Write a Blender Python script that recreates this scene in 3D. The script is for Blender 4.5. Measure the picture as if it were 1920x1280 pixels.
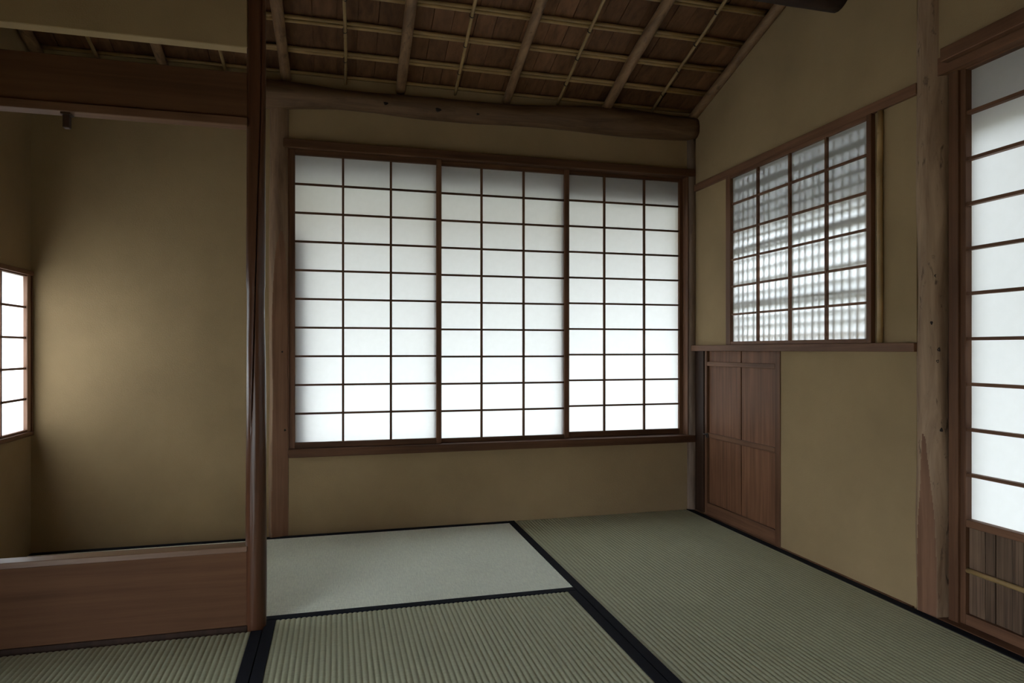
import bpy, bmesh, math, random
from mathutils import Vector, Matrix, noise

random.seed(7)
for o in list(bpy.data.objects):
    bpy.data.objects.remove(o)
S = bpy.context.scene
COL = S.collection

# ------------------------------------------------------------------ camera
cam_d = bpy.data.cameras.new('camera')
cam = bpy.data.objects.new('camera', cam_d)
COL.objects.link(cam)
cam.location = (-1.74, -3.026, 0.80)
cam.rotation_euler = (math.radians(90), 0, math.radians(-14.732))
cam_d.sensor_width = 36
cam_d.lens = 1255 / 1920 * 36
cam_d.shift_y = 15 / 1920
cam_d.clip_start = 0.02
S.camera = cam

# ------------------------------------------------------------------ sky (bright overcast) and exposure
W = bpy.data.worlds.new('overcast')
S.world = W
W.use_nodes = True
bg = W.node_tree.nodes['Background']
bg.inputs['Color'].default_value = (0.82, 0.915, 1.0, 1)
bg.inputs['Strength'].default_value = 5.0
S.view_settings.view_transform = 'Standard'
S.view_settings.look = 'None'
S.view_settings.gamma = 1
S.view_settings.use_curve_mapping = False
S.view_settings.exposure = 1.0
S.cycles.max_bounces = 14
S.cycles.diffuse_bounces = 10
S.cycles.transmission_bounces = 12
S.cycles.sample_clamp_indirect = 8

# ------------------------------------------------------------------ materials
MATS = {}

def new_mat(name):
    m = bpy.data.materials.new(name)
    m.use_nodes = True
    MATS[name] = m
    nt = m.node_tree
    return m, nt, nt.nodes['Principled BSDF']

def N(nt, typ, **kw):
    n = nt.nodes.new(typ)
    for k, v in kw.items():
        if k in n.inputs:
            n.inputs[k].default_value = v
        else:
            setattr(n, k, v)
    return n

def mapping(nt, scale, rand=True, rot=(0, 0, 0)):
    tc = N(nt, 'ShaderNodeTexCoord')
    mp = N(nt, 'ShaderNodeMapping')
    mp.inputs['Scale'].default_value = scale
    mp.inputs['Rotation'].default_value = rot
    nt.links.new(tc.outputs['Object'], mp.inputs['Vector'])
    if rand:
        oi = N(nt, 'ShaderNodeObjectInfo')
        mu = N(nt, 'ShaderNodeMath', operation='MULTIPLY')
        mu.inputs[1].default_value = 57.0
        nt.links.new(oi.outputs['Random'], mu.inputs[0])
        cb = N(nt, 'ShaderNodeCombineXYZ')
        for i in range(3):
            nt.links.new(mu.outputs[0], cb.inputs[i])
        nt.links.new(cb.outputs[0], mp.inputs['Location'])
    return mp.outputs[0]

def ramp(nt, fac, stops):
    r = N(nt, 'ShaderNodeValToRGB')
    el = r.color_ramp.elements
    while len(el) < len(stops):
        el.new(0.5)
    for e, (p, c) in zip(el, stops):
        e.position = p
        e.color = (*c, 1)
    nt.links.new(fac, r.inputs[0])
    return r.outputs[0]

def bump(nt, h, strength, dist, b):
    bn = N(nt, 'ShaderNodeBump')
    bn.inputs['Strength'].default_value = strength
    bn.inputs['Distance'].default_value = dist
    nt.links.new(h, bn.inputs['Height'])
    nt.links.new(bn.outputs[0], b.inputs['Normal'])

def vary(nt, col, lo, hi):
    """per-object brightness differences from board to board"""
    oi = N(nt, 'ShaderNodeObjectInfo')
    mr = N(nt, 'ShaderNodeMapRange')
    mr.inputs['To Min'].default_value = lo
    mr.inputs['To Max'].default_value = hi
    nt.links.new(oi.outputs['Random'], mr.inputs[0])
    mx = N(nt, 'ShaderNodeVectorMath', operation='SCALE')
    nt.links.new(col, mx.inputs[0])
    nt.links.new(mr.outputs[0], mx.inputs['Scale'])
    return mx.outputs[0]

def plaster(name, c):
    m, nt, b = new_mat(name)
    v = mapping(nt, (1, 1, 1), False)
    n1 = N(nt, 'ShaderNodeTexNoise', Scale=2.2, Detail=5.0, Roughness=0.6)
    n2 = N(nt, 'ShaderNodeTexNoise', Scale=240.0, Detail=3.0)
    nt.links.new(v, n1.inputs[0]); nt.links.new(v, n2.inputs[0])
    d = tuple(x * 0.86 for x in c); l = tuple(min(1, x * 1.1) for x in c)
    col = ramp(nt, n1.outputs[0], [(0.3, d), (0.7, l)])
    nt.links.new(col, b.inputs['Base Color'])
    b.inputs['Roughness'].default_value = 0.95
    b.inputs['Specular IOR Level'].default_value = 0.15
    bump(nt, n2.outputs[0], 0.35, 0.002, b)
    return m

def wood(name, dark, light, axis, rough=0.55, across=38.0, along=1.6, lo=0.88, hi=1.12, bmp=0.25, spec=0.22):
    m, nt, b = new_mat(name)
    sc = [across] * 3
    sc['xyz'.index(axis)] = along
    v = mapping(nt, tuple(sc))
    n1 = N(nt, 'ShaderNodeTexNoise', Scale=1.0, Detail=6.0, Roughness=0.62, Distortion=0.4)
    nt.links.new(v, n1.inputs[0])
    v2 = mapping(nt, (3, 3, 3))
    n2 = N(nt, 'ShaderNodeTexNoise', Scale=1.0, Detail=3.0)
    nt.links.new(v2, n2.inputs[0])
    ad = N(nt, 'ShaderNodeMath', operation='MULTIPLY_ADD')
    nt.links.new(n2.outputs[0], ad.inputs[0]); ad.inputs[1].default_value = 0.45
    nt.links.new(n1.outputs[0], ad.inputs[2])
    mid = tuple((a + c) / 2 for a, c in zip(dark, light))
    col = ramp(nt, ad.outputs[0], [(0.5, dark), (0.72, mid), (0.95, light)])
    col = vary(nt, col, lo, hi)
    nt.links.new(col, b.inputs['Base Color'])
    b.inputs['Roughness'].default_value = rough
    b.inputs['Specular IOR Level'].default_value = spec
    bump(nt, n1.outputs[0], bmp, 0.002, b)
    return m

def log_mat(name, base, dark, axis, spots=0.0, rough=0.6, along=3.0, bmp=0.4):
    m, nt, b = new_mat(name)
    sc = [26.0] * 3
    sc['xyz'.index(axis)] = along
    v = mapping(nt, tuple(sc))
    n1 = N(nt, 'ShaderNodeTexNoise', Scale=1.0, Detail=6.0, Roughness=0.65, Distortion=0.6)
    nt.links.new(v, n1.inputs[0])
    col = ramp(nt, n1.outputs[0], [(0.32, dark), (0.5, tuple((a + c) / 2 for a, c in zip(base, dark))), (0.7, base)])
    if spots > 0:
        sc2 = [42.0] * 3
        sc2['xyz'.index(axis)] = 13.0
        v2 = mapping(nt, tuple(sc2))
        n2 = N(nt, 'ShaderNodeTexNoise', Scale=1.0, Detail=4.0, Roughness=0.6, Distortion=0.8)
        nt.links.new(v2, n2.inputs[0])
        fac = N(nt, 'ShaderNodeMapRange')
        fac.inputs['From Min'].default_value = 0.60
        fac.inputs['From Max'].default_value = 0.70
        fac.inputs['To Max'].default_value = spots
        nt.links.new(n2.outputs[0], fac.inputs[0])
        mx = N(nt, 'ShaderNodeMix', data_type='RGBA')
        nt.links.new(fac.outputs[0], mx.inputs[0])
        nt.links.new(col, mx.inputs[6])
        mx.inputs[7].default_value = (*[c * 0.35 for c in dark], 1)
        col = mx.outputs[2]
    nt.links.new(col, b.inputs['Base Color'])
    b.inputs['Roughness'].default_value = rough
    b.inputs['Specular IOR Level'].default_value = 0.4
    bump(nt, n1.outputs[0], bmp, 0.003, b)
    return m

def bamboo_mat(name, c, rough=0.45):
    m, nt, b = new_mat(name)
    v = mapping(nt, (9, 9, 9))
    n1 = N(nt, 'ShaderNodeTexNoise', Scale=1.0, Detail=4.0)
    nt.links.new(v, n1.inputs[0])
    col = ramp(nt, n1.outputs[0], [(0.3, tuple(x * 0.6 for x in c)), (0.7, c)])
    col = vary(nt, col, 0.85, 1.15)
    nt.links.new(col, b.inputs['Base Color'])
    b.inputs['Roughness'].default_value = rough
    return m

def plain(name, c, rough=0.6, metal=0.0):
    m, nt, b = new_mat(name)
    v = mapping(nt, (60, 60, 60), False)
    n1 = N(nt, 'ShaderNodeTexNoise', Scale=1.0, Detail=3.0)
    nt.links.new(v, n1.inputs[0])
    col = ramp(nt, n1.outputs[0], [(0.3, tuple(x * 0.85 for x in c)), (0.7, tuple(min(1, x * 1.12) for x in c))])
    nt.links.new(col, b.inputs['Base Color'])
    b.inputs['Roughness'].default_value = rough
    b.inputs['Metallic'].default_value = metal
    return m

def paper_mat(name='shoji_paper', mix=0.58):
    m = bpy.data.materials.new(name)
    m.use_nodes = True
    nt = m.node_tree
    nt.nodes.clear()
    out = N(nt, 'ShaderNodeOutputMaterial')
    v = mapping(nt, (40, 40, 40), False)
    n1 = N(nt, 'ShaderNodeTexNoise', Scale=1.0, Detail=5.0)
    nt.links.new(v, n1.inputs[0])
    c1 = ramp(nt, n1.outputs[0], [(0.3, (0.90, 0.90, 0.885)), (0.7, (0.94, 0.94, 0.93))])
    tr = N(nt, 'ShaderNodeBsdfTranslucent')
    df = N(nt, 'ShaderNodeBsdfDiffuse')
    df.inputs['Color'].default_value = (0.80, 0.79, 0.76, 1)
    nt.links.new(c1, tr.inputs['Color'])
    mx = N(nt, 'ShaderNodeMixShader')
    mx.inputs[0].default_value = mix
    nt.links.new(df.outputs[0], mx.inputs[1])
    nt.links.new(tr.outputs[0], mx.inputs[2])
    nt.links.new(mx.outputs[0], out.inputs['Surface'])
    return m

def rush_mat(name, c, axis, rough, spec):
    """woven rush: strands run across the ribs"""
    m, nt, b = new_mat(name)
    sc = [30.0, 30.0, 30.0]
    sc['xyz'.index(axis)] = 420.0          # fine strands repeat along the long side
    v = mapping(nt, tuple(sc))
    n1 = N(nt, 'ShaderNodeTexNoise', Scale=1.0, Detail=3.0, Roughness=0.6)
    nt.links.new(v, n1.inputs[0])
    v2 = mapping(nt, (5, 5, 5))
    n2 = N(nt, 'ShaderNodeTexNoise', Scale=1.0, Detail=4.0)
    nt.links.new(v2, n2.inputs[0])
    ad = N(nt, 'ShaderNodeMath', operation='MULTIPLY_ADD')
    nt.links.new(n2.outputs[0], ad.inputs[0]); ad.inputs[1].default_value = 0.22
    nt.links.new(n1.outputs[0], ad.inputs[2])
    col = ramp(nt, ad.outputs[0], [(0.35, tuple(x * 0.8 for x in c)), (0.85, tuple(x * 1.15 for x in c))])
    nt.links.new(col, b.inputs['Base Color'])
    b.inputs['Roughness'].default_value = rough
    b.inputs['Specular IOR Level'].default_value = spec
    bump(nt, n1.outputs[0], 0.3, 0.001, b)
    return m

PLASTER = plaster('ochre_clay_plaster', (0.355, 0.250, 0.135))
PAPER = paper_mat()
PAPER_DIMMED = paper_mat('dimmed_shoji_paper', 0.42)  # same paper with transmission lowered to dim the right doors
PAPER_BRIGHTENED = paper_mat('brightened_shoji_paper', 0.80)  # same paper passing more light, to brighten the left window's spill
WX = wood('brown_cedar_x', (0.055, 0.024, 0.012), (0.140, 0.064, 0.032), 'x')
WY = wood('brown_cedar_y', (0.100, 0.045, 0.024), (0.235, 0.114, 0.063), 'y')
WZ = wood('brown_cedar_z', (0.085, 0.037, 0.019), (0.200, 0.094, 0.050), 'z')
WDOOR = wood('door_cedar', (0.135, 0.060, 0.032), (0.30, 0.138, 0.074), 'z', across=60, along=2.2, bmp=0.15)
WBOARD = wood('partition_board', (0.076, 0.035, 0.018), (0.145, 0.068, 0.035), 'x', across=24, along=0.8, bmp=0.12, spec=0.1)
WCAP = wood('cap_cedar', (0.13, 0.066, 0.040), (0.24, 0.128, 0.078), 'x', rough=0.33, spec=0.6)
WRAIL = wood('rail_cedar', (0.11, 0.052, 0.028), (0.22, 0.110, 0.062), 'x')
WPALE = wood('pale_cedar_z', (0.26, 0.15, 0.10), (0.45, 0.27, 0.19), 'z')
WPLANK = wood('ceiling_cedar', (0.080, 0.036, 0.016), (0.190, 0.088, 0.042), 'y', lo=0.78, hi=1.22, rough=0.7)
WDARK = wood('dark_jamb', (0.020, 0.010, 0.006), (0.055, 0.027, 0.017), 'z')
WSLAT = wood('weathered_slat', (0.05, 0.030, 0.020), (0.20, 0.125, 0.080), 'z', across=130, along=2.5, lo=0.6, hi=1.35)
LPOST = log_mat('barked_post', (0.43, 0.285, 0.175), (0.19, 0.108, 0.060), 'z', spots=0.85, rough=0.7)
LFACET = wood('planed_facet', (0.15, 0.072, 0.042), (0.30, 0.155, 0.092), 'z', bmp=0.1)
LBACK = log_mat('pale_back_post', (0.35, 0.22, 0.13), (0.17, 0.095, 0.055), 'z', rough=0.6)
LFRONT = log_mat('polished_dark_post', (0.120, 0.048, 0.024), (0.060, 0.024, 0.012), 'z', rough=0.30, along=1.2, bmp=0.08)
LBEAM = log_mat('dark_log_beam', (0.20, 0.112, 0.058), (0.080, 0.041, 0.021), 'x', rough=0.7)
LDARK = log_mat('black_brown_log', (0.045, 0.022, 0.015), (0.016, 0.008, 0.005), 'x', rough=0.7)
LRAFT = log_mat('rafter_log', (0.33, 0.19, 0.095), (0.13, 0.068, 0.033), 'y', spots=0.6, rough=0.55)
BAMBOO = bamboo_mat('brown_bamboo', (0.40, 0.255, 0.105))
BAMBOO2 = bamboo_mat('tan_bamboo', (0.38, 0.235, 0.095))
REED = bamboo_mat('grey_reed', (0.16, 0.13, 0.09), 0.7)
RUSHX_SHEEN = rush_mat('rush_x_sheen', (0.70, 0.72, 0.58), 'x', 0.55, 1.0)  # window sheen on crosswise rush put into paler colour and gloss
RUSHX_SHEEN.node_tree.nodes['Principled BSDF'].inputs['Coat Weight'].default_value = 0.7
RUSHX_SHEEN.node_tree.nodes['Principled BSDF'].inputs['Sheen Weight'].default_value = 0.5
RUSHX_SHEEN.node_tree.nodes['Principled BSDF'].inputs['Sheen Roughness'].default_value = 0.35
RUSHX_SHEEN.node_tree.nodes['Principled BSDF'].inputs['Coat Roughness'].default_value = 0.55
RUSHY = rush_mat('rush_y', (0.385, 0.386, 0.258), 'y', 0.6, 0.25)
CLOTH = plain('navy_black_cloth', (0.007, 0.008, 0.013), 0.85)
CLOTH.node_tree.nodes['Principled BSDF'].inputs['Specular IOR Level'].default_value = 0.15
IRON = plain('dark_iron', (0.03, 0.026, 0.022), 0.45, 0.7)
KNOT = plain('dark_knot', (0.018, 0.010, 0.007), 0.8)
CORD = plain('dark_cord', (0.015, 0.011, 0.008), 0.9)
STRAW = plain('mat_core', (0.25, 0.19, 0.10), 0.9)
GRAVEL = plain('pale_gravel', (0.30, 0.285, 0.25), 0.95)
HEDGE = plain('light_block_hedge', (0.10, 0.098, 0.050), 0.9)

# ------------------------------------------------------------------ builders
ORG = {}

def org(p):
    return ORG.get(p.name, Vector((0, 0, 0))) if p else Vector((0, 0, 0))

def link(name, me, mat, parent, c):
    o = bpy.data.objects.new(name, me)
    COL.objects.link(o)
    if mat is not None:
        for mm in (mat if isinstance(mat, (list, tuple)) else [mat]):
            me.materials.append(mm)
    if parent:
        o.parent = parent
    o.location = c - org(parent)
    ORG[o.name] = c.copy()
    return o

def mesh(name, verts, faces, mat, parent=None, smooth=False, mi=None):
    vs = [Vector(v) for v in verts]
    lo = Vector([min(v[i] for v in vs) for i in range(3)])
    hi = Vector([max(v[i] for v in vs) for i in range(3)])
    c = (lo + hi) / 2
    me = bpy.data.meshes.new(name)
    me.from_pydata([v - c for v in vs], [], faces)
    if mi:
        me.polygons.foreach_set('material_index', mi)
    if smooth:
        me.polygons.foreach_set('use_smooth', [True] * len(me.polygons))
    me.update()
    return link(name, me, mat, parent, c)

BF = [(0, 3, 2, 1), (4, 5, 6, 7), (0, 1, 5, 4), (1, 2, 6, 5), (2, 3, 7, 6), (3, 0, 4, 7)]

def bv(x0, x1, y0, y1, z0, z1):
    return [(x0, y0, z0), (x1, y0, z0), (x1, y1, z0), (x0, y1, z0), (x0, y0, z1), (x1, y0, z1), (x1, y1, z1), (x0, y1, z1)]

def box(name, x0, x1, y0, y1, z0, z1, mat, parent=None, bev=0.0):
    x0, x1 = sorted((x0, x1)); y0, y1 = sorted((y0, y1)); z0, z1 = sorted((z0, z1))
    c = Vector(((x0 + x1) / 2, (y0 + y1) / 2, (z0 + z1) / 2))
    bm = bmesh.new()
    vs = [bm.verts.new(Vector(v) - c) for v in bv(x0, x1, y0, y1, z0, z1)]
    for f in BF:
        bm.faces.new([vs[i] for i in f])
    if bev > 0:
        bmesh.ops.bevel(bm, geom=bm.edges[:], offset=bev, segments=1, affect='EDGES')
    me = bpy.data.meshes.new(name)
    bm.to_mesh(me); bm.free()
    return link(name, me, mat, parent, c)

def boxes(name, lst, mat, parent=None):
    vs, fs = [], []
    for b in lst:
        k = len(vs)
        vs += bv(*b)
        fs += [tuple(i + k for i in f) for f in BF]
    return mesh(name, vs, fs, mat, parent)

def empty(name, loc):
    o = bpy.data.objects.new(name, None)
    COL.objects.link(o)
    o.empty_display_size = 0.1
    o.location = loc
    ORG[o.name] = Vector(loc)
    return o

def tag(o, label, cat, group=None):
    o['label'] = label
    o['category'] = cat
    if group:
        o['group'] = group
    return o

def struct(o, label=None):
    o['kind'] = 'structure'
    if label:
        o['label'] = label
    return o

def frame_of(a, b):
    t = (b - a).normalized()
    u = Vector((0, 0, 1)) if abs(t.z) < 0.9 else Vector((0, -1, 0))
    u = (u - t * u.dot(t)).normalized()
    return t, u, t.cross(u)

def log(name, a, b, rad, mat, parent=None, nr=32, ns=48, wob=0.0, lump=0.0, seed=0.0, fn=None, bow=0.0):
    """round log: rings along a-b; fn(s, ang, r) may carve it and return (r, material index)"""
    a, b = Vector(a), Vector(b)
    t, u, w = frame_of(a, b)
    L = (b - a).length
    vs, fs, mi = [], [], []
    idx = []
    for i in range(ns + 1):
        s = i / ns
        c = a.lerp(b, s)
        c = c + u * (noise.noise((s * L * 1.7, seed, 0)) * wob) + w * (noise.noise((s * L * 1.7, seed, 9)) * wob + bow * math.sin(math.pi * s))
        r0 = rad(s) if callable(rad) else rad
        row = []
        for j in range(nr):
            an = 2 * math.pi * j / nr
            r = r0
            if lump:
                r += lump * noise.noise((math.cos(an) * 1.2 + seed, math.sin(an) * 1.2, s * L * 3.2))
                r += lump * 0.35 * noise.noise((math.cos(an) * 4 + seed, math.sin(an) * 4, s * L * 9))
            m = 0
            if fn:
                r, m = fn(s, an, r)
            row.append(m)
            vs.append(c + (u * math.cos(an) + w * math.sin(an)) * r)
        idx.append(row)
    for i in range(ns):
        for j in range(nr):
            k = (j + 1) % nr
            fs.append((i * nr + j, (i + 1) * nr + j, (i + 1) * nr + k, i * nr + k))
            mi.append(1 if (idx[i][j] + idx[i + 1][j] + idx[i][k] + idx[i + 1][k]) >= 3 else 0)
    fs.append(tuple(range(nr))); mi.append(0)
    fs.append(tuple(ns * nr + j for j in reversed(range(nr)))); mi.append(0)
    o = mesh(name, vs, fs, mat, parent, True, mi)
    o.data.polygons[-1].use_smooth = False
    o.data.polygons[-2].use_smooth = False
    return o

def bamboo(name, a, b, r, mat, parent=None, pitch=0.22, seed=0, nr=10):
    a, b = Vector(a), Vector(b)
    t, u, w = frame_of(a, b)
    L = (b - a).length
    rnd = random.Random(seed)
    ss = [(0.0, 1.0)]
    d = rnd.uniform(0.05, pitch)
    while d < L - 0.02:
        for dd, k in ((-0.006, 1.0), (-0.001, 1.14), (0.002, 0.93), (0.005, 1.10), (0.012, 1.0)):
            ss.append((d + dd, k))
        d += pitch * rnd.uniform(0.8, 1.2)
    ss.append((L, 0.97))
    ss = [(min(max(q, 0), L), k) for q, k in ss]
    vs, fs = [], []
    for q, k in ss:
        c = a + t * q + u * (noise.noise((q * 2.5, seed * 3.7, 1)) * 0.004) + w * (noise.noise((q * 2.5, seed * 3.7, 5)) * 0.004)
        for j in range(nr):
            an = 2 * math.pi * j / nr
            vs.append(c + (u * math.cos(an) + w * math.sin(an)) * r * k)
    n = len(ss)
    for i in range(n - 1):
        for j in range(nr):
            k = (j + 1) % nr
            fs.append((i * nr + j, (i + 1) * nr + j, (i + 1) * nr + k, i * nr + k))
    fs.append(tuple(range(nr)))
    fs.append(tuple((n - 1) * nr + j for j in reversed(range(nr))))
    return mesh(name, vs, fs, mat, parent, True)

def knot(p, nrm, r, parent, stretch=1.5):
    """small sunken knot: a low dark boss on a log"""
    p, nrm = Vector(p), Vector(nrm).normalized()
    z = Vector((0, 0, 1))
    s = nrm.cross(z).normalized()
    vs, fs = [], []
    nr = 10
    for k, (rr, h) in enumerate(((1.0, -0.25), (0.72, 0.12), (0.3, -0.02))):
        for j in range(nr):
            an = 2 * math.pi * j / nr
            q = rr * r * (1 + 0.2 * math.sin(3 * an + p.z * 50))
            vs.append(p + s * math.cos(an) * q + z * math.sin(an) * q * stretch + nrm * (h * r))
    for k in range(2):
        for j in range(nr):
            i2 = (j + 1) % nr
            fs.append((k * nr + j, k * nr + i2, (k + 1) * nr + i2, (k + 1) * nr + j))
    fs.append(tuple(2 * nr + j for j in range(nr)))
    return mesh('knot', vs, fs, KNOT, parent, True)

# ------------------------------------------------------------------ setting: ground, floor, walls, ceilings
XL, YF = -2.90, -3.90           # left wall face, wall behind the camera
TH = 0.09
struct(box('ground', -30, 30, -30, 30, -0.60, -0.45, GRAVEL), 'pale gravel ground outside the room')
struct(box('floor', XL - TH, TH, YF - TH, TH, -0.45, -0.052, STRAW), 'floor deck under the tatami mats')

# added hedge behind the window wall, unseen, blocks low sky to shade the panes
hv, hf = [], []
hn = 60
for i in range(hn + 1):
    x = -8 + 10.4 * i / hn
    for (y, z) in ((3.5, -0.45), (3.4, 0.5), (3.45, 1.55), (3.6, 1.74), (4.1, 1.74), (4.25, 1.55), (4.3, -0.45)):
        hv.append((x, y + 0.12 * noise.noise((x * 3, y, z)), z + (0.10 * noise.noise((x * 3, z, 4)) if z > 0 else 0)))
for i in range(hn):
    for j in range(6):
        hf.append((i * 7 + j, (i + 1) * 7 + j, (i + 1) * 7 + j + 1, i * 7 + j + 1))
hf.append(tuple(range(7))); hf.append(tuple(hn * 7 + j for j in reversed(range(7))))
tag(mesh('added_hedge', hv, hf, HEDGE, None, True), 'added hedge outside behind the large paper window, blocks low sky', 'hedge')
hv2 = [(y - 0.6, 2.6 - (x + 8.0), z * (1.50 if 2.6 - (x + 8.0) < -1.2 else 0.75) if z > 0 else z) for x, y, z in hv]  # second added hedge, unseen, raised opposite the doors to dim them
tag(mesh('added_hedge', hv2, [f[::-1] for f in hf], HEDGE, None, True), 'added hedge outside beyond the right-hand paper doors, dims them', 'hedge')

# back wall with the big window opening
wx0, wx1, wz0, wz1 = -1.936, -0.036, 0.340, 1.690
struct(boxes('wall_back', [
    (XL - TH, -2.011, 0, TH, -0.052, 1.985),
    (-2.011, wx0, 0.054, TH, -0.052, 1.985),
    (-2.011, wx0, 0, 0.054, 1.80, 1.985),
    (-1.943, wx0, 0, 0.054, -0.052, 1.985),
    (wx1, 0.0, 0, TH, -0.052, 1.985),
    (wx0, wx1, 0, TH, -0.052, wz0),
    (wx0, wx1, 0, TH, wz1, 1.985)], PLASTER), 'ochre clay plaster wall around the large window')

# right wall: low wooden door, hung-screen window, sliding doors
dy0, dy1, dz1 = -0.684, -0.016, 0.795            # cupboard door opening
vy0, vy1, vz0, vz1 = -1.15, -0.345, 0.838, 1.575  # window opening
oy0, oy1, oz1 = -3.32, -1.413, 1.665              # sliding door opening
struct(boxes('wall_right', [
    (0, TH, dy1, TH, -0.052, 2.45),
    (0, TH, dy0, dy1, dz1, vz0),
    (0, TH, -1.339, dy0, -0.052, vz0),
    (0.073, TH, oy1, -1.339, -0.052, 2.45),
    (0, TH, vy1, dy1, vz0, vz1),
    (0, TH, -1.339, vy0, vz0, vz1),
    (0, TH, -1.339, dy1, vz1, 2.45),
    (0, TH, oy0, -1.418, oz1, 2.45),
    (0, TH, oy0, oy1, -0.45, -0.042),
    (0, TH, YF - TH, oy0, -0.052, 2.45)], PLASTER), 'ochre clay plaster wall with high window and low door')

# left wall with small window
ly0, ly1, lz0, lz1 = -0.86, -0.012, 0.470, 1.100
fy0, fy1, fz1 = -3.50, -1.85, 0.85              # added low opening beside the viewer, lets in fill light
struct(boxes('wall_left', [
    (XL - TH, XL, ly1, TH, -0.052, 2.45),
    (XL - TH, XL, YF - TH, fy0, -0.052, 2.45),
    (XL - TH, XL, fy0, fy1, fz1, 2.45),
    (XL - TH, XL, fy1, ly0, -0.052, 2.45),
    (XL - TH, XL, ly0, ly1, -0.052, lz0),
    (XL - TH, XL, ly0, ly1, lz1, 2.45)], PLASTER), 'dim ochre plaster wall at the far left')
struct(box('wall_front', XL - TH, TH, YF - TH, YF, -0.052, 2.45, PLASTER), 'plaster wall behind the viewer')

# sloping ceiling: deck, planks, bamboo battens, log rafters
SL, Z0, YT = 0.315, 1.955, -1.02
def cz(y, dz=0.0):
    return Z0 - SL * y + dz
YE = 1.50                                       # eave edge outside
deck = [(-3.5, YE, cz(YE, .056)), (0.75, YE, cz(YE, .056)), (0.75, YT, cz(YT, .056)), (-3.5, YT, cz(YT, .056))]
deck += [(x, y, z + 0.05) for x, y, z in deck]
ceil = struct(mesh('ceiling', deck, BF, WPLANK), 'sloping ceiling of cedar planks over bamboo and log rafters')
x = XL
seams = []
while x < -0.03:
    w = random.choice((0.080, 0.092, 0.100, 0.105, 0.118))
    if x + w > -0.05:
        w = -x
    seams.append((x, x + w)); x += w
for k, (a, b) in enumerate(seams):
    dz = 0.040 + (0.0025 if k % 2 else 0.0)
    a2, b2 = a + 0.0012, b - 0.0012
    vs = [(a2, 0, cz(0, dz)), (b2, 0, cz(0, dz)), (b2, YT, cz(YT, dz)), (a2, YT, cz(YT, dz))]
    vs += [(p, q, r + 0.008) for p, q, r in vs]
    mesh('plank', vs, BF, WPLANK, ceil)
for k, y in enumerate((-0.012, -0.145, -0.303, -0.457, -0.626, -0.785, -0.94)):
    for d in ((-0.0085, 0.0085) if k else (0.0,)):
        bamboo('bamboo_batten', (XL + 0.005, y + d, cz(y + d, 0.0305)), (-0.006, y + d, cz(y + d, 0.0305)), 0.0078, BAMBOO2, ceil, 0.42, seed=k * 5 + int(d * 1000))
RX = (-0.020, -0.487, -0.979, -1.467, -1.955, -2.432, -2.875)
for k, x in enumerate(RX):
    r = 0.0215 + 0.002 * math.sin(k * 2.3)
    log('rafter', (x + 0.006, -0.005, cz(-0.005)), (x - 0.004, YT + 0.03, cz(YT + 0.03)), lambda s, r=r: r * (0.96 + 0.1 * s), LRAFT, ceil, 18, 26, 0.006, 0.0022, seed=k * 3.1)
BX = (-0.250, -0.734, -1.225, -1.709, -2.196, -2.671)
for k, x in enumerate(BX):
    bamboo('bamboo_rafter', (x + 0.009, -0.006, cz(-0.006, 0.006)), (x - 0.012, YT + 0.03, cz(YT + 0.03, 0.006)), 0.0068, BAMBOO, ceil, 0.19, seed=70 + k)
    for y in (-0.145, -0.303, -0.457, -0.626, -0.785):      # cord tie at each crossing
        q = x + 0.009 - 0.021 * (-y / 1.0)
        vs, fs = [], []
        for i in range(12):
            an = 2 * math.pi * i / 12
            for rr, dy in ((0.0098, -0.004), (0.0098, 0.004)):
                vs.append((q + math.cos(an) * rr, y + dy - 0.002 * math.sin(an), cz(y, 0.008) + math.sin(an) * rr * 1.1))
        for i in range(12):
            j = (i + 1) % 12
            fs.append((2 * i, 2 * j, 2 * j + 1, 2 * i + 1))
        mesh('cord_tie', vs, fs, CORD, ceil)

# flat ceiling over the viewer's side
flat = struct(box('ceiling_flat', -3.5, 0.75, YF - 0.5, YT, 2.075, 2.12, WPLANK), 'flat boarded ceiling over the near half of the room')
struct(box('wall_gable', XL, 0.0, YT - 0.02, YT + 0.02, 2.12, 2.33, PLASTER), 'narrow plaster strip above the dark log beam')
struct(box('trim_1', -0.032, 0.0, YF, -1.065, 2.022, 2.075, WY, bev=0.002), 'wooden ceiling trim along the right wall')

# round log along the top of the back wall
def beam_r(s):
    return 0.050 + 0.006 * math.sin(s * 9.0) + 0.004 * math.sin(s * 23 + 1) + 0.006 * s
wall_log = tag(empty('log_beam', (-1.45, 0, 1.83)), 'long bumpy natural log lying along the top of the window wall', 'beam')
wb = log('log_body', (XL + 0.002, -0.012, 1.878), (-0.002, -0.012, 1.902), beam_r, LBEAM, wall_log, 28, 90, 0.010, 0.006, seed=4.4)
for (x, z, r) in ((-1.53, 1.872, 0.010), (-1.30, 1.865, 0.013), (-1.12, 1.862, 0.007), (-0.62, 1.876, 0.008)):
    knot((x, -0.065, z), (0, -1, -0.25), r, wb, 0.7)
# dark beam carrying the ceiling step
ridge = tag(empty('log_beam', (-1.45, -1.005, 2.0)), 'dark log beam end at the top of the right wall', 'beam')
log('log_body', (XL + 0.002, -1.010, 2.078), (-0.002, -1.006, 2.078), 0.068, LDARK, ridge, 24, 50, 0.006, 0.006, seed=12.2)

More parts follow.
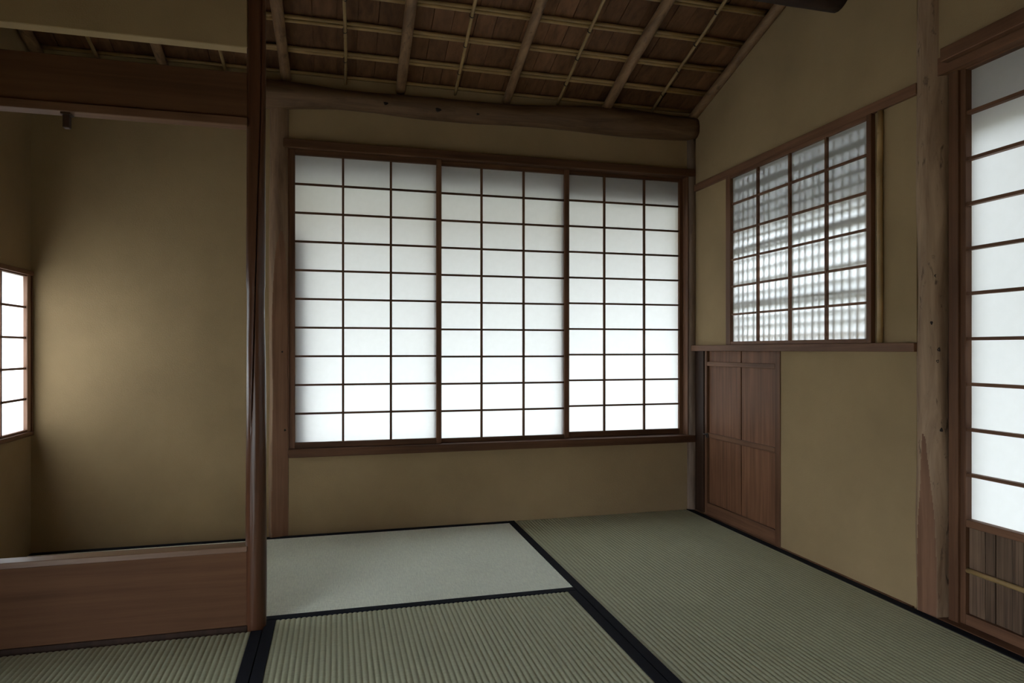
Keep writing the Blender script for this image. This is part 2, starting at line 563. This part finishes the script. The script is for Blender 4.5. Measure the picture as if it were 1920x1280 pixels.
# ------------------------------------------------------------------ tatami
PITCH = 0.0149
def mat_thing(x0, x1, y0, y1, along, label):
    g = 0.0012
    x0 += g; x1 -= g; y0 += g; y1 -= g
    t = tag(empty('tatami_mat', ((x0 + x1) / 2, (y0 + y1) / 2, -0.052)), label, 'tatami mat', 'tatami mats on the floor')
    box('straw_core', x0 + .0005, x1 - .0005, y0 + .0005, y1 - .0005, -0.0515, -0.006, STRAW, t)
    bw = 0.030
    if along == 'y':
        lo, hi, e0, e1 = x0 + bw - .002, x1 - bw + .002, y0, y1
    else:
        lo, hi, e0, e1 = y0 + bw - .002, y1 - bw + .002, x0, x1
    n = round((hi - lo) / PITCH)
    p = (hi - lo) / n
    prof = ((0.0, -0.0024), (0.10, -0.0017), (0.26, -0.0004), (0.5, 0.0), (0.74, -0.0004), (0.90, -0.0017))
    vs, fs = [], []
    pts = [(lo + (i + u) * p, z) for i in range(n) for u, z in prof] + [(hi, -0.0024)]
    segs = 10
    for q in range(segs + 1):
        e = e0 + (e1 - e0) * q / segs
        for a, z in pts:
            vs.append((a, e, z - .0004) if along == 'y' else (e, a, z - .0004))
    m = len(pts)
    for q in range(segs):
        for i in range(m - 1):
            f = (q * m + i, q * m + i + 1, (q + 1) * m + i + 1, (q + 1) * m + i)
            fs.append(f if along == 'y' else f[::-1])
    mesh('woven_rush', vs, fs, RUSHY if along == 'y' else RUSHX_SHEEN, t, True)
    for s in (0, 1):
        if along == 'y':
            a = x0 if s == 0 else x1 - bw
            o = box('border', a, a + bw, y0, y1, -0.048, 0.0012, CLOTH, t, 0.001)
        else:
            a = y0 if s == 0 else y1 - bw
            o = box('border', x0, x1, a, a + bw, -0.048, 0.0012, CLOTH, t, 0.001)
    return t
SX, SB = -0.966, -1.943
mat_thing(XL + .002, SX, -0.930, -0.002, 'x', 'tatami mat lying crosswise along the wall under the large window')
mat_thing(SX, -0.0105, -1.912, -0.002, 'y', 'tatami mat along the right wall beside the low wooden door')
mat_thing(SB, SX, -2.84, -0.930, 'y', 'tatami mat in the middle foreground, right of the dark polished post')
mat_thing(XL + .002, SB, -2.90, -0.998, 'y', 'tatami mat at bottom left in front of the low wooden board')
mat_thing(SX, -0.0105, -3.82, -1.912, 'y', 'tatami mat beside the sliding paper door at right')
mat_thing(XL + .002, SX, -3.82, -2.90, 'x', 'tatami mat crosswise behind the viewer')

# ------------------------------------------------------------------ shoji
def shoji(name, label, plane, front, a0, a1, z0, z1, pa, pz, stile_w, group=None, thick=0.018, bar=0.0095, extra=None, cat='shoji screen', sgn=1, ms=None, paper=None):
    """plane 'y': panel in a wall facing -y; plane 'x': wall facing -x (sgn 1) or +x (sgn -1).
    a0,a1 outer width, z0,z1 outer height, pa / pz: cell borders across and up (first and last meet the frame)."""
    def B(nm, u0, u1, v0, v1, d0, d1, mat, bev=0.0):
        d0, d1 = front + sgn * d0, front + sgn * d1
        if plane == 'y':
            return box(nm, u0, u1, d0, d1, v0, v1, mat, t, bev)
        return box(nm, d0, d1, u0, u1, v0, v1, mat, t, bev)
    mid = front + sgn * thick / 2
    t = tag(empty(name, ((a0 + a1) / 2, mid, z0) if plane == 'y' else (mid, (a0 + a1) / 2, z0)), label, cat, group)
    mh = WX if plane == 'y' else WY
    B('stile', a0, pa[0], z0, z1, 0, thick, ms or WZ, .0012)
    B('stile', pa[-1], a1, z0, z1, 0, thick, ms or WZ, .0012)
    B('bottom_rail', pa[0], pa[-1], extra if extra else z0, pz[0], 0.001, thick, mh, .0012)
    B('top_rail', pa[0], pa[-1], pz[-1], z1, 0.001, thick, mh, .0012)
    for u in pa[1:-1]:
        B('lattice_bar', u - bar / 2, u + bar / 2, pz[0], pz[-1], 0.003, thick - .004, WZ)
    for v in pz[1:-1]:
        B('lattice_bar', pa[0], pa[-1], v - bar * .45, v + bar * .45, 0.0045, thick - .0042, mh)
    dd = front + sgn * (thick - .0035)
    for i in range(len(pa) - 1):
        for j in range(len(pz) - 1):
            u0, u1, v0, v1 = pa[i], pa[i + 1], pz[j], pz[j + 1]
            if plane == 'y':
                vs = [(u0, dd, v0), (u1, dd, v0), (u1, dd, v1), (u0, dd, v1)]
            else:
                vs = [(dd, u0, v0), (dd, u1, v0), (dd, u1, v1), (dd, u0, v1)]
            mesh('paper_pane', vs, [(0, 1, 2, 3)], paper or PAPER, t)
    return t

def lin(a, b, n):
    return [a + (b - a) * i / n for i in range(n + 1)]

GB = 'sliding paper screens of the large window'
shoji('shoji_screen', 'left paper screen of the large window, beside the pale log post', 'y', 0.000, -1.934, -1.2755, 0.373, 1.664,
      [-1.911, -1.710, -1.5025, -1.2985], lin(0.398, 1.640, 10), 0.022, GB)
shoji('shoji_screen', 'middle paper screen of the large window', 'y', 0.020, -1.3080, -0.6535, 0.373, 1.664,
      [-1.284, -1.084, -0.8805, -0.6775], lin(0.392, 1.643, 10), 0.024, GB)
shoji('shoji_screen', 'right paper screen of the large window, next to the room corner', 'y', 0.040, -0.690, -0.0385, 0.373, 1.672,
      [-0.665, -0.462, -0.248, -0.0445 - .012], lin(0.400, 1.650, 10), 0.024, GB)

w1 = struct(empty('window_1', (-0.98, 0, 0.335)), 'wooden frame of the large window in the back wall')
box('sill', -1.938, -0.004, -0.030, 0.085, 0.338, 0.3725, WX, w1, .0015)
box('header', -1.957, -0.004, -0.030, 0.0, 1.663, 1.698, WX, w1, .0015)
box('head_track', wx0, wx1, 0.0, 0.085, 1.6645, 1.698, WX, w1)
box('jamb', -1.9385, -1.9345, -0.004, 0.088, 0.3725, 1.6645, WZ, w1)
box('jamb', -0.0385, -0.0345, -0.012, 0.088, 0.3725, 1.6645, WZ, w1)
box('outer_lintel', -1.97, 0.0, 0.091, 0.110, 1.520, 1.72, WX, w1)
box('outer_jamb', wx0 + .002, -1.868, 0.040, 0.060, 0.373, 1.27, WZ, w1)

# high window in the right wall: hung paper screen over a reed lattice opening
shoji('shoji_screen', 'square paper screen of the high right window with a lattice shadow behind', 'x', -0.019, -1.176, -0.318, 0.8215, 1.586,
      [-1.155, -0.958, -0.754, -0.548, -0.354], [0.836, 0.9575, 1.083, 1.2035, 1.328, 1.4545, 1.572], 0.02, None)
w2 = struct(empty('window_2', (0.03, -0.75, 0.80)), 'high window opening with reed lattice in the right wall')
rnd = random.Random(5)
y = vy0 + 0.014
while y < vy1:
    xx = 0.0042 + rnd.uniform(0, .001)
    bamboo('reed', (xx, y, vz0 - .004), (xx, y + rnd.uniform(-.005, .005), vz1 + .004), rnd.uniform(.0042, .0056), REED, w2, 0.2, seed=rnd.random() * 99, nr=8)
    y += rnd.uniform(0.033, 0.041)
z = vz0 + 0.030
k = 0
while z < vz1:
    n = (1, 1, 1, 3, 1, 2, 1, 1, 3, 1, 1)[k % 11]
    for q in range(n):
        zz = z + q * 0.0105
        bamboo('reed', (0.0140, vy0 - .004, zz + rnd.uniform(-.005, .005)), (0.0140, vy1 + .004, zz + rnd.uniform(-.005, .005)), .0058, REED, w2, 0.2, seed=rnd.random() * 99, nr=8)
    z += (n - 1) * 0.0105 + rnd.uniform(0.036, 0.046)
    k += 1
z = 1.316
while z < vz1 - .006:
    box('blind_slat', 0.030, 0.033, vy0 + .002, vy1 - .002, z, z + 0.0070, REED, w2)
    z += 0.0100
tag(bamboo('bamboo_pole', (-0.010, -1.206, 0.822), (-0.010, -1.206, 1.584), 0.0092, BAMBOO, None, 0.17, seed=31, nr=14), 'thin upright bamboo pole beside the high right window', 'bamboo pole')
struct(box('trim_2', -0.016, 0.0, -1.352, -0.030, 1.586, 1.620, WY, bev=.0015), 'slim wooden rail above the high window')
struct(box('trim_3', -0.024, 0.0, -1.352, -0.012, 0.793, 0.821, WY, bev=.0015), 'slim wooden rail below the high window and above the low door')

# low wooden door
d1 = struct(empty('door_1', (0.0, -0.39, 0.0)), 'low brown cedar door with two planks and three battens')
box('jamb', -0.002, 0.05, -0.098, -0.016, 0.002, 0.793, WDARK, d1, .001)
box('stile', -0.004, 0.020, -0.131, -0.112, 0.002, 0.793, WZ, d1, .0015)
box('stile', -0.004, 0.020, -0.684, -0.651, 0.002, 0.793, WZ, d1, .0015)
box('backing', 0.030, 0.05, -0.684, -0.098, -0.05, 0.793, WDARK, d1)
box('bottom_rail', -0.003, 0.020, -0.651, -0.131, 0.002, 0.060, WY, d1, .0015)
box('plank', 0.008, 0.028, -0.3945, -0.134, 0.060, 0.793, WDOOR, d1, .0015)
box('plank', 0.008, 0.028, -0.643, -0.4025, 0.060, 0.793, WDOOR, d1, .0015)
box('batten', -0.003, 0.008, -0.650, -0.131, 0.721, 0.741, WY, d1, .0015)
box('batten', -0.003, 0.008, -0.650, -0.131, 0.376, 0.398, WY, d1, .0015)
lt = empty('latch', (-0.004, -0.13, 0.386)); lt.parent = d1
lt.location = Vector((-0.004, -0.13, 0.386)) - ORG[d1.name]
lt['label'] = 'small dark metal ring latch'
def ring(name, c, R, r, parent):
    vs, fs = [], []
    n, m = 16, 8
    for i in range(n):
        a = 2 * math.pi * i / n
        for j in range(m):
            b = 2 * math.pi * j / m
            q = R + r * math.cos(b)
            vs.append((c[0] + r * math.sin(b), c[1] + q * math.cos(a), c[2] + q * math.sin(a)))
    for i in range(n):
        for j in range(m):
            i2, j2 = (i + 1) % n, (j + 1) % m
            fs.append((i * m + j, i2 * m + j, i2 * m + j2, i * m + j2))
    return mesh(name, vs, fs, IRON, parent, True)
ring('ring', (-0.010, -0.145, 0.386), 0.009, 0.0028, lt)
bamboo('pin', (-0.008, -0.108, 0.389), (-0.008, -0.142, 0.389), 0.0035, IRON, lt, 9, nr=8)
struct(box('baseboard_right', -0.010, -0.0002, -1.330, -0.012, -0.05, 0.0015, WRAIL), 'dark base strip along the right wall')

# sliding paper doors at right
w3 = struct(empty('door_2', (0.04, -2.3, 0.0)), 'wooden frame of the sliding paper doors at right')
box('sill', -0.010, 0.09, oy0, oy1 - .008, -0.042, 0.002, WY, w3, .0015)
box('header', -0.030, 0.0, -3.36, -1.448, 1.641, 1.680, WY, w3, .002)
box('head_track', -0.002, 0.085, oy0, oy1, 1.616, 1.668, WY, w3)
box('jamb', 0.016, 0.085, -1.467, -1.436, 0.0, 1.616, WZ, w3, .001)
box('jamb', 0.030, 0.085, -1.436, oy1, 0.0, 1.616, WDARK, w3)  # dark strip standing for the shadow gap beside the post
box('jamb', 0.004, 0.085, oy0, oy0 + .03, 0.0, 1.616, WDARK, w3, .001)
box('outer_lintel', 0.098, 0.116, oy0, oy1 + .03, 1.435, 1.75, WY, w3)
DZ = [0.308, 0.4366, 0.568, 0.6995, 0.831, 0.9624, 1.0922, 1.2221, 1.352, 1.4865, 1.612]
def door(label, front, a0, a1, pa):
    t = shoji('shoji_door', label, 'x', front, a0, a1, 0.003, 1.624, pa, DZ, 0.02, 'sliding paper doors at right', 0.026, 0.0105, extra=0.286, cat='sliding door', paper=PAPER_DIMMED)
    def B(nm, x0, x1, y0, y1, z0, z1, m, bev=.001):
        return box(nm, front + x0, front + x1, y0, y1, z0, z1, m, t, bev)
    B('foot_rail', 0.001, 0.026, pa[0], pa[-1], 0.003, 0.034, WY)
    B('backing', 0.020, 0.025, pa[0], pa[-1], 0.034, 0.286, WDARK, 0)
    y = pa[-1] - .001
    r2 = random.Random(int(-a0 * 100))
    while y > pa[0] + .004:
        w = min(r2.choice((.010, .016, .030, .042, .050)), y - pa[0])
        B('slat', 0.013 + r2.uniform(-.001, .002), 0.0195, y - w + .0012, y, 0.034, 0.286, WSLAT)
        y -= w
    b = bamboo('bamboo_batten', (front + .009, pa[-1], 0.159), (front + .009, pa[0], 0.159), 0.0075, BAMBOO, t, 0.2, seed=9)
    return t
door('paper sliding door beside the knotty log post at right', 0.025, -2.40, -1.462, [-2.382, -2.0825, -1.783, -1.4835])
door('second paper sliding door, nearer the viewer at right', 0.056, -3.31, -2.375, [-3.285, -2.99, -2.69, -2.40])

# added pent eave, out of view, cuts the light on the right doors
ev = [(0.09, -4.6, 1.93), (1.30, -4.6, 1.61), (1.30, -1.32, 1.61), (0.09, -1.32, 1.93)]
ev += [(p, q, r + .04) for p, q, r in ev]
struct(mesh('ceiling_eave_added', ev, BF, WPLANK), 'added pent eave outside the right wall, dims the paper doors')

# left window
w4 = struct(empty('window_3', (XL, -0.43, 0.46)), 'small window in the left wall behind the partition')
box('sill', XL - TH, XL + 0.014, ly0, ly1 + .004, 0.464, 0.481, WY, w4, .001)
box('header', XL - TH, XL + 0.014, ly0, ly1 + .004, 1.088, 1.106, WY, w4, .001)
box('jamb', XL - TH, XL + 0.010, -0.016, -0.008, 0.481, 1.088, WZ, w4)
box('jamb', XL - TH, XL + 0.010, ly0, ly0 + .008, 0.481, 1.088, WZ, w4)
shoji('shoji_screen', 'small paper screen in the left wall behind the low board', 'x', XL + 0.006, -0.850, -0.017, 0.481, 1.088,
      [-0.832, -0.640, -0.443, -0.247, -0.046], lin(0.490, 1.082, 5), 0.03, None, sgn=-1, ms=WPALE, paper=PAPER_BRIGHTENED)

# added low doorway, out of view, brings fill onto mats and lower walls
w5 = struct(empty('fill_door_3', (XL, -2.8, 0.0)), 'wooden frame of the added low doorway for fill light')
box('jamb', XL - TH, XL + .006, fy0, fy0 + .03, 0.0, fz1, WZ, w5, .001)
box('jamb', XL - TH, XL + .006, fy1 - .03, fy1, 0.0, fz1, WZ, w5, .001)
box('head', XL - TH, XL + .012, fy0 - .04, fy1 + .04, fz1 - .03, fz1 + .01, WY, w5, .001)

# ------------------------------------------------------------------ posts
# dark polished front post with a drying crack
PX, PY = -1.9635, -0.9640
ptop = 2.02
def front_fn(s, an, r):
    z = s * ptop
    # angle 0 faces -y (towards the room), the crack drifts round the post
    pts = ((0.60, -0.45), (0.70, -0.30), (0.95, 0.02), (1.25, 0.30), (1.52, 0.62), (2.05, 0.80))
    if pts[0][0] < z < pts[-1][0]:
        for (z0, a0), (z1, a1) in zip(pts, pts[1:]):
            if z0 <= z <= z1:
                ca = a0 + (a1 - a0) * (z - z0) / (z1 - z0)
        d = (an - CRSGN * ca + math.pi) % (2 * math.pi) - math.pi
        if abs(d) < 0.085:
            return r - 0.014 * (1 - abs(d) / 0.085) * min(1, (z - .60) / .1), 0
    return r, 0
CRSGN = 1
fp = tag(empty('log_post', (PX, PY, -0.05)), 'polished dark log post with a long crack at the partition end', 'post')
log('log_body', (PX, PY, -0.05), (PX, PY, ptop), lambda s: 0.0262 + 0.0022 * math.sin(s * 7 + .5) * (s < .5) - 0.0006 * s, LFRONT, fp, 144, 110, 0.003, 0.0014, seed=2.2, fn=front_fn)

# pale log post left of the large window, planed in front
def facet(flat_dir_ang, depth_fn, H):
    def fn(s, an, r):
        d = depth_fn(s * H)
        ca = math.cos(an - flat_dir_ang)
        if ca > 0.05 and d is not None and r * ca > d:
            return d / ca, 1
        return r, 0
    return fn
bp = tag(empty('log_post', (-1.977, 0.0, -0.05)), 'pale log post with planed face at the left of the large window', 'post')
def bdepth(z):
    return 0.022 + max(0, (z - 0.95)) * 0.045
bb = log('log_body', (-1.977, 0.011, -0.05), (-1.976, 0.011, 1.848), lambda s: 0.0405 + 0.0015 * math.sin(s * 13), [LBACK, LFACET], bp, 110, 160, 0.003, 0.002, seed=7.7, fn=facet(0.28, bdepth, 1.9))
for (x, z, r) in ((-1.951, 0.455, 0.0045), (-1.962, 1.03, 0.005), (-1.962, 0.79, 0.004)):
    knot((x, -0.0105, z), (0.28, -1, 0), r, bb, 1.0)

# corner post
cp = tag(empty('log_post', (-0.012, 0, -0.05)), 'slim dark log post in the corner right of the large window', 'post')
log('log_body', (-0.010, 0.004, -0.05), (-0.010, 0.004, 1.85), 0.027, log_mat('grey_corner_log', (0.30, 0.21, 0.15), (0.13, 0.082, 0.055), 'z', rough=0.6), cp, 24, 40, 0.002, 0.001, seed=3.3)

# knotty post at the right with a planed foot
rp = tag(empty('log_post', (0.012, -1.402, -0.05)), 'knotty barked log post with planed foot at right wall', 'post')
def rdepth(z):
    return 0.034 + max(0, (z - 0.10)) * 0.025 if z < 0.62 else None
rb = log('log_body', (0.025, -1.378, -0.05), (0.025, -1.379, 2.05), lambda s: 0.0455 + 0.002 * math.sin(s * 11), [LPOST, LFACET], rp, 150, 300, 0.004, 0.0034, seed=5.5, fn=facet(-1.42, rdepth, 2.1))
for (an, z, r) in ((-0.85, 1.228, 0.0075), (-0.80, 1.175, 0.004), (-0.55, 0.80, 0.005), (-0.62, 0.765, 0.004), (-1.05, 1.46, 0.0045), (-0.45, 0.93, 0.004), (-0.70, 1.02, 0.005), (-0.95, 0.88, 0.004), (-0.40, 0.56, 0.005)):
    dx, dy = math.sin(an), -math.cos(an)
    knot((0.025 + dx * 0.0462, -1.378 + dy * 0.0462, z), (dx, dy, 0), r, rb, 1.5)

# ------------------------------------------------------------------ partition at left
pr = PX - 0.022
lb = tag(empty('partition_board', (-2.44, -0.96, -0.05)), 'low brown wooden board with cap rail, left of the dark post', 'partition')
box('board', XL + .002, pr, -0.978, -0.944, -0.045, 0.222, WBOARD, lb, .0015)
box('cap_rail', XL + .002, pr, -0.986, -0.936, 0.222, 0.2385, WCAP, lb, .0015)
box('foot_strip', XL + .002, pr, -0.984, -0.940, -0.045, 0.010, WDARK, lb, .001)
ub = tag(empty('lintel_board', (-2.44, -0.96, 1.43)), 'dark wooden lintel board with rail hanging at upper left', 'lintel')
box('rail', XL + .002, pr, -0.990, -0.944, 1.438, 1.461, WRAIL, ub, .0015)
box('board', XL + .002, pr, -0.976, -0.954, 1.461, 1.593, WBOARD, ub, .0015)
struct(box('wall_partition', XL + .002, pr, -0.980, -0.938, 1.664, 2.074, PLASTER, bev=.002), 'hanging plaster wall panel at upper left')
hk = tag(empty('hook', (-2.444, -0.968, 1.398)), 'small dark wooden peg hanging under the upper left rail', 'hook')
box('plate', -2.456, -2.432, -0.982, -0.952, 1.433, 1.438, WDARK, hk, .001)
box('peg', -2.452, -2.436, -0.978, -0.958, 1.398, 1.433, WDARK, hk, .002)
